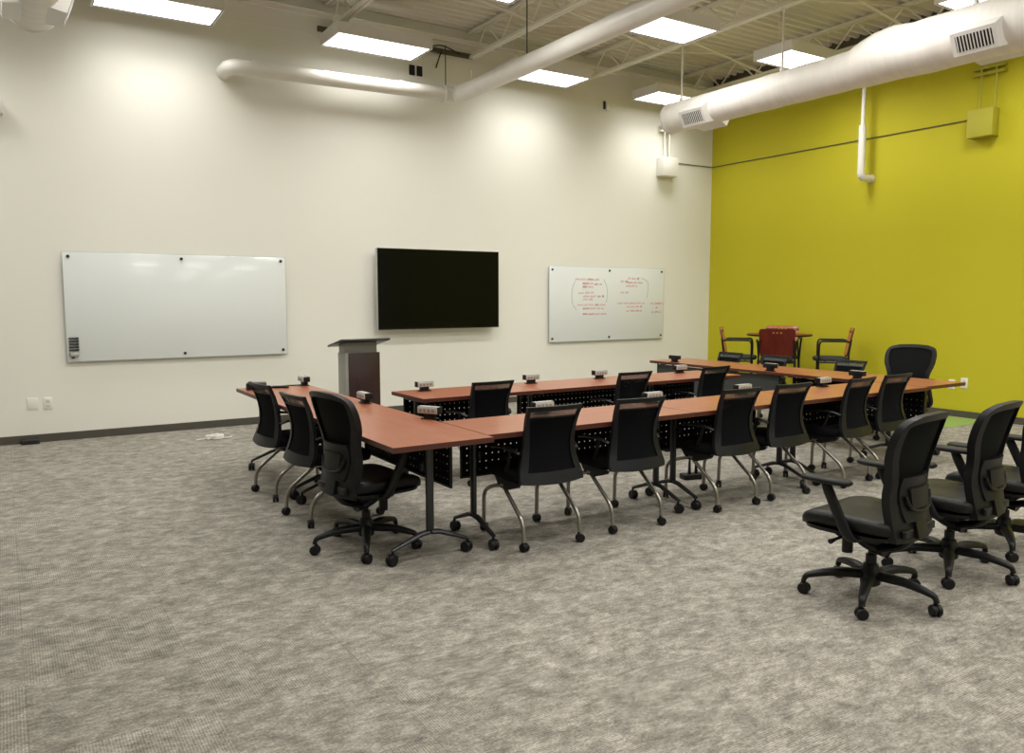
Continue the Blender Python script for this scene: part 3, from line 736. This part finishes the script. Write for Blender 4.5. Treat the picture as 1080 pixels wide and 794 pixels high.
# ------------------------------------------------------------------ executive mesh-back chair (faces +Y)
def exec_proto():
    t = thing('executive_chair', '', 'chair')
    b = MB().lathe([(.034, .07), (.050, .082), (.052, .15), (.040, .168), (.036, .185)], 24)
    for k in range(5):
        a = R(137 + 72 * k); d = Vector((math.cos(a), math.sin(a), 0))
        b.tube([d * .02 + Vector((0, 0, .128)), d * .17 + Vector((0, 0, .130)), d * .26 + Vector((0, 0, .114)), d * .318 + Vector((0, 0, .098)), d * .330 + Vector((0, 0, .066))], [.041, .036, .030, .026, .020], 12, fil=.035, flat=(.62, .78))
    base = b.build('base', BLACKP, t)
    for k in range(5):
        a = R(137 + 72 * k); c = caster_mb(.029, .024, .014)
        bmesh.ops.transform(c.bm, matrix=Matrix.Translation((.325 * math.cos(a), .325 * math.sin(a), 0)) @ Matrix.Rotation([.3, 1.0, -.5, .8, 2.0][k], 4, 'Z'), verts=c.bm.verts)
        c.build('caster', BLACKP, base)
    MB().cyl((0, 0, .17), (0, 0, .235), .027, 18).cyl((0, 0, .235), (0, 0, .30), .016, 14).build('gas_lift', BLACKP, t)
    m = MB().box((0, .04, .34), (.19, .24, .06), .02)
    m.tube([(0, .10, .345), (0, -.01, .285), (0, -.075, .268)], [.052, .050, .040], 16, fil=.05, flat=(.8, 1.15))
    m.tube([(0, -.05, .28), (0, -.17, .315), (0, -.225, .40)], [.036, .034, .028], 14, fil=.06, flat=(.6, 1.5))
    m.cyl((0, .13, .215), (0, .13, .33), .028, 16)
    m.build('tilt_mechanism', BLACKP, t)
    MB().tube([(-.08, .06, .35), (-.24, .07, .345), (-.285, .075, .34)], [.008, .008, .014], 8).build('height_lever', BLACKP, t)
    # seat: waterfall cushion
    def sl(w, d, z, cy=.045): return squircle(w, d, z, 4.2, 40, cy)
    MB().loft([sl(.215, .21, .366), sl(.245, .24, .373), sl(.25, .245, .392)]).build('seat_pan', BLACKP, t, ang=60)
    ring = [sl(.245, .24, .408), sl(.262, .256, .418), sl(.264, .258, .447), sl(.255, .25, .468), sl(.225, .22, .480), sl(.15, .145, .484), sl(.05, .05, .482)]
    ring = [[(x, y, z - .018 - (max(0, y - .16) ** 2) * 1.8 + (abs(x) ** 3) * 1.2) for (x, y, z) in r] for r in ring]
    s = MB().loft(ring); seat = s.build('seat', LEATHER, t, ang=70)
    # back
    wt = smooth_tab([(.375, .196), (.42, .200), (.52, .205), (.60, .204), (.66, .197), (.72, .210), (.79, .234), (.86, .242), (.92, .238), (.965, .218), (.99, .18), (1.0, .13)], 4)
    yt = smooth_tab([(.375, -.235), (.45, -.218), (.55, -.200), (.65, -.196), (.75, -.215), (.85, -.242), (.95, -.272), (1.0, -.292)], 5)
    f = lambda x, z: interp(yt, z) + .75 * x * x - .01
    z0, z1 = .375, 1.0
    zl = [z0 + (z1 - z0) * (i / 30) ** .85 for i in range(31)]
    W = lambda z: interp(wt, z)
    cap = lambda Wz, z, sgn, bulge: [(sgn * Wz * (1 - 2 * k / 6), z + bulge * math.sin(PI * k / 6)) for k in range(1, 6)]
    outer = [(W(z), z) for z in zl] + cap(W(z1), z1, 1, .006) + [(-W(z), z) for z in reversed(zl)] + cap(W(z0), z0, -1, -.006)
    zi0, zi1 = .56, .968
    zm = lambda z: zi0 + (zi1 - zi0) * (z - z0) / (z1 - z0)
    def Wi(z):   # inner half width follows the outline, inset
        zz = z0 + (z - zi0) * (z1 - z0) / (zi1 - zi0)
        inset = .050 - .018 * (z - zi0) / (zi1 - zi0)
        return max(.05, min(W(z) - inset, W(zz) - .018 if zz > .9 else 9, .9))
    inner = [(Wi(zm(z)), zm(z)) for z in zl] + cap(Wi(zi1), zi1, 1, .003) + [(-Wi(zm(z)), zm(z)) for z in reversed(zl)] + cap(Wi(zi0), zi0, -1, -.003)
    back = MB().ringplate(outer, inner, f, .040).build('backrest', BLACKP, t, ang=50)
    MB().sheet(lambda z: Wi(z) + .008, zi0 - .006, zi1 + .006, lambda x, z: f(x, z) + .022, .004, 12, 20).build('mesh_panel', MESHT_BACK, back, ang=60)
    # lumbar unit on the rear of the back: pad, handle strap, spine plate
    lp = MB().sheet(lambda z: .150 - 1.6 * (z - .60) ** 2, .47, .69, lambda x, z: f(x, z) - .020 + .5 * x * x, .022, 10, 10)
    lp.build('lumbar_carrier', BLACKP, back, ang=60)
    MB().sheet(lambda z: .085 + .12 * (z - .53), .535, .635, lambda x, z: f(x, z) - .034 + .5 * x * x, .018, 8, 8).build('lumbar_pad', LEATHER, back, ang=60)
    MB().tube([(-.125, f(.125, .60) - .022, .60), (-.105, f(.1, .53) - .030, .535), (0, f(0, .515) - .034, .515), (.105, f(.1, .53) - .030, .535), (.125, f(.125, .60) - .022, .60)], .009, 8, fil=.06).build('lumbar_handle', BLACKP, back)
    sp = MB().sheet(lambda z: .055, .385, .50, lambda x, z: f(x, z) - .018, .03, 4, 4)
    sp.box2((-.165, f(.11, .41) - .012, .397), (-.075, f(.11, .41) + .01, .437), .006).box2((.075, f(.11, .41) - .012, .397), (.165, f(.11, .41) + .01, .437), .006)
    sp.build('spine_plate', BLACKP, back, ang=60)
    # arms
    for sx in (-1, 1):
        a = MB().tube([(sx * .20, -.02, .362), (sx * .27, -.02, .37), (sx * .292, .0, .42), (sx * .292, .095, .61), (sx * .29, .105, .64)], [.030, .032, .032, .026, .026], 12, fil=.06, up=(0, 1, 0), flat=(1.05, .62))
        arm = a.build('armrest', BLACKP, t, ang=60)
        pad = [squircle(.036, .12, .638, 3, 28, .105, sx * .288), squircle(.046, .132, .646, 3, 28, .105, sx * .288), squircle(.046, .132, .656, 3, 28, .105, sx * .288), squircle(.036, .12, .666, 3, 28, .105, sx * .288)]
        MB().loft(pad).build('arm_pad', LEATHER, arm, ang=70)
    return t
MESHT_BACK = mesh_mat('charcoal_mesh_fabric', (.008, .009, .009), .10, 260)
EC = exec_proto()
G2 = 'black executive chairs with mesh backs'
ex = [(3.74, 2.39, -7, -9, 'black executive chair in the right foreground, the one fully in view'), (4.50, 2.40, -7, -7, 'black executive chair in the right foreground, middle of three'),
      (5.24, 2.46, -5, 0, 'black executive chair cut off by the right edge of the photo'), (1.86, 4.62, 81, -24, 'black executive chair at the corner of the left column'),
      (8.36, 5.08, -98, 10, 'black executive chair behind the right column, in front of the green wall')]
for i, (x, y, az, brz, lab) in enumerate(ex):
    o = EC if i == 0 else copy_tree(EC)
    o.location = (x, y, 0); o.rotation_euler = (0, 0, -R(az)); tag(o, lab, 'chair', G2)
    if i == 4: o.scale = (1.13, 1.05, 1.03)
    for ch in o.children:
        if ch.name.startswith('base'): ch.rotation_euler = (0, 0, R(brz))

# ------------------------------------------------------------------ counter-height wooden-back stools and bistro table
def stool_proto():
    t = thing('counter_stool', '', 'stool')
    MB().loft([squircle(.19, .20, .668, 4, cy=.03), squircle(.215, .225, .674, 4, cy=.03), squircle(.222, .235, .70, 4, cy=.03), squircle(.212, .225, .72, 4, cy=.03), squircle(.17, .18, .728, 4, cy=.03)]).build('seat', UPH, t, ang=60)
    # wooden back with three round-cornered holes: strips around the holes keep it one solid panel
    f = lambda x, z: -.205 - (z - .75) * .20 + .45 * x * x
    W = lambda z: .218 + .022 * min(1, (z - .745) / .3) - .03 * max(0, (z - 1.10) / .03) ** 2
    zt = 1.13
    p = MB(); p.sheet(W, .745, 1.062, f, .014, 12, 10)
    p.sheet(W, 1.086, zt, f, .014, 12, 4)
    xs = [-.24, -.062, -.038, -.012, .012, .038, .062, .24]
    for a, b in ((-1, -.062), (-.038, -.012), (.012, .038), (.062, 1)):
        bb = bmesh.new(); rr_ = []
        for z in (1.062, 1.086):
            xa = -W(z) if a == -1 else a; xb = W(z) if b == 1 else b
            rr_.append([(xa + (xb - xa) * k / 6, z) for k in range(7)])
        V = [[[bb.verts.new((x, f(x, z) + s_ * .014, z)) for (x, z) in row] for row in rr_] for s_ in (0, 1)]
        for k in range(6):
            for s_ in (0, 1): bb.faces.new((V[s_][0][k], V[s_][0][k + 1], V[s_][1][k + 1], V[s_][1][k]))
        for k in (0, 6): bb.faces.new((V[0][0][k], V[1][0][k], V[1][1][k], V[0][1][k]))
        bmesh.ops.recalc_face_normals(bb, faces=bb.faces); p.add(bb)
    p.build('backrest', CHERRY_CHAIR, t, ang=60)
    MB().sheet(lambda z: W(z) - .004, .75, 1.058, lambda x, z: f(x, z) + .0145, .004, 12, 10).build('front_veneer', ORANGE_VENEER, t, ang=60)
    MB().sheet(lambda z: W(z) - .004, 1.09, zt - .004, lambda x, z: f(x, z) + .0145, .004, 12, 4).build('front_veneer', ORANGE_VENEER, t, ang=60)
    for sx in (-1, 1):
        MB().tube([(sx * .262, .19, .0), (sx * .245, .19, .66), (sx * .262, .19, .90), (sx * .272, .175, .955), (sx * .272, -.16, .955), (sx * .25, -.195, .945)], .0135, 10, fil=.05).build('armrest', BLACKP, t)
        MB().tube([(sx * .262, -.26, 0), (sx * .245, -.20, .66), (sx * .235, -.196, .78), (sx * .225, -.225, .98)], .0135, 10, fil=.05).build('leg', BLACKP, t)
    MB().tube([(-.25, .19, .26), (.25, .19, .26)], .011, 8).build('footrest', BLACKP, t)
    c = MB()
    for sx in (-1, 1): c.tube([(sx * .247, .19, .655), (sx * .247, -.20, .655)], .011, 8)
    c.tube([(-.247, .10, .655), (.247, .10, .655)], .011, 8); c.tube([(-.247, -.14, .655), (.247, -.14, .655)], .011, 8)
    c.build('seat_frame', BLACKP, t)
    return t
ST = stool_proto()
stools = [(9.19, 7.45, 51, 'counter stool with dark red wooden back toward the camera, before the round table'), (9.96, 7.98, 231, 'orange wooden-backed stool at the far side of the round table'),
          (9.06, 8.03, 141, 'wooden-backed counter stool left of the round table, nearest the white wall'), (9.93, 7.08, 321, 'wooden-backed counter stool right of the round table, leaning to the green wall')]
for i, (x, y, az, lab) in enumerate(stools):
    o = ST if i == 0 else copy_tree(ST)
    o.location = (x, y, 0); o.rotation_euler = (0, 0, -R(az)); tag(o, lab, 'stool', 'wooden counter stools round the tall table')
t = thing('bistro_table', 'tall round table with a dark top among the wooden stools', 'table', (9.57, 7.72, 0))
MB().lathe([(.445, 1.005), (.455, 1.012), (.455, 1.026), (.45, 1.032)], 48).build('tabletop', CHERRY_CHAIR, t)
MB().lathe([(.4555, 1.008), (.4575, 1.010), (.4575, 1.028), (.4555, 1.030)], 48).build('edge_band', BLACKP, t)
MB().lathe([(.035, .03), (.035, .96), (.12, .975), (.12, 1.005)], 24).build('pedestal', BLACKP, t)
MB().lathe([(.29, 0), (.29, .012), (.20, .025), (.04, .04)], 36).build('base', BLACKP, t)

# ------------------------------------------------------------------ camera, world, view
cam = bpy.data.cameras.new('camera'); co = bpy.data.objects.new('camera', cam); COL.objects.link(co)
cam.sensor_width = 36; cam.lens = 28.0; cam.clip_start = .05; cam.clip_end = 100
yaw, pit, rol = .5682623, .0983129, -.0010813
fw = Vector((math.sin(yaw) * math.cos(pit), math.cos(yaw) * math.cos(pit), -math.sin(pit)))
rt = Vector((math.cos(yaw), -math.sin(yaw), 0)); up = rt.cross(fw)
c_, s_ = math.cos(rol), math.sin(rol)
r2 = rt * c_ + up * s_; u2 = up * c_ - rt * s_
Mx = Matrix((r2, u2, -fw)).transposed().to_4x4(); Mx.translation = (0, 0, 1.56)
co.matrix_world = Mx
sc.camera = co
w = bpy.data.worlds.new('world'); sc.world = w; w.use_nodes = True
w.node_tree.nodes['Background'].inputs[0].default_value = (.05, .05, .05, 1)
sc.view_settings.view_transform = 'Standard'; sc.view_settings.look = 'None'
sc.view_settings.exposure = 0.36; sc.view_settings.gamma = 1.0
sc.view_settings.use_curve_mapping = False
sc.cycles.use_denoising = True
sc.cycles.max_bounces = 8; sc.cycles.diffuse_bounces = 5; sc.cycles.transparent_max_bounces = 12
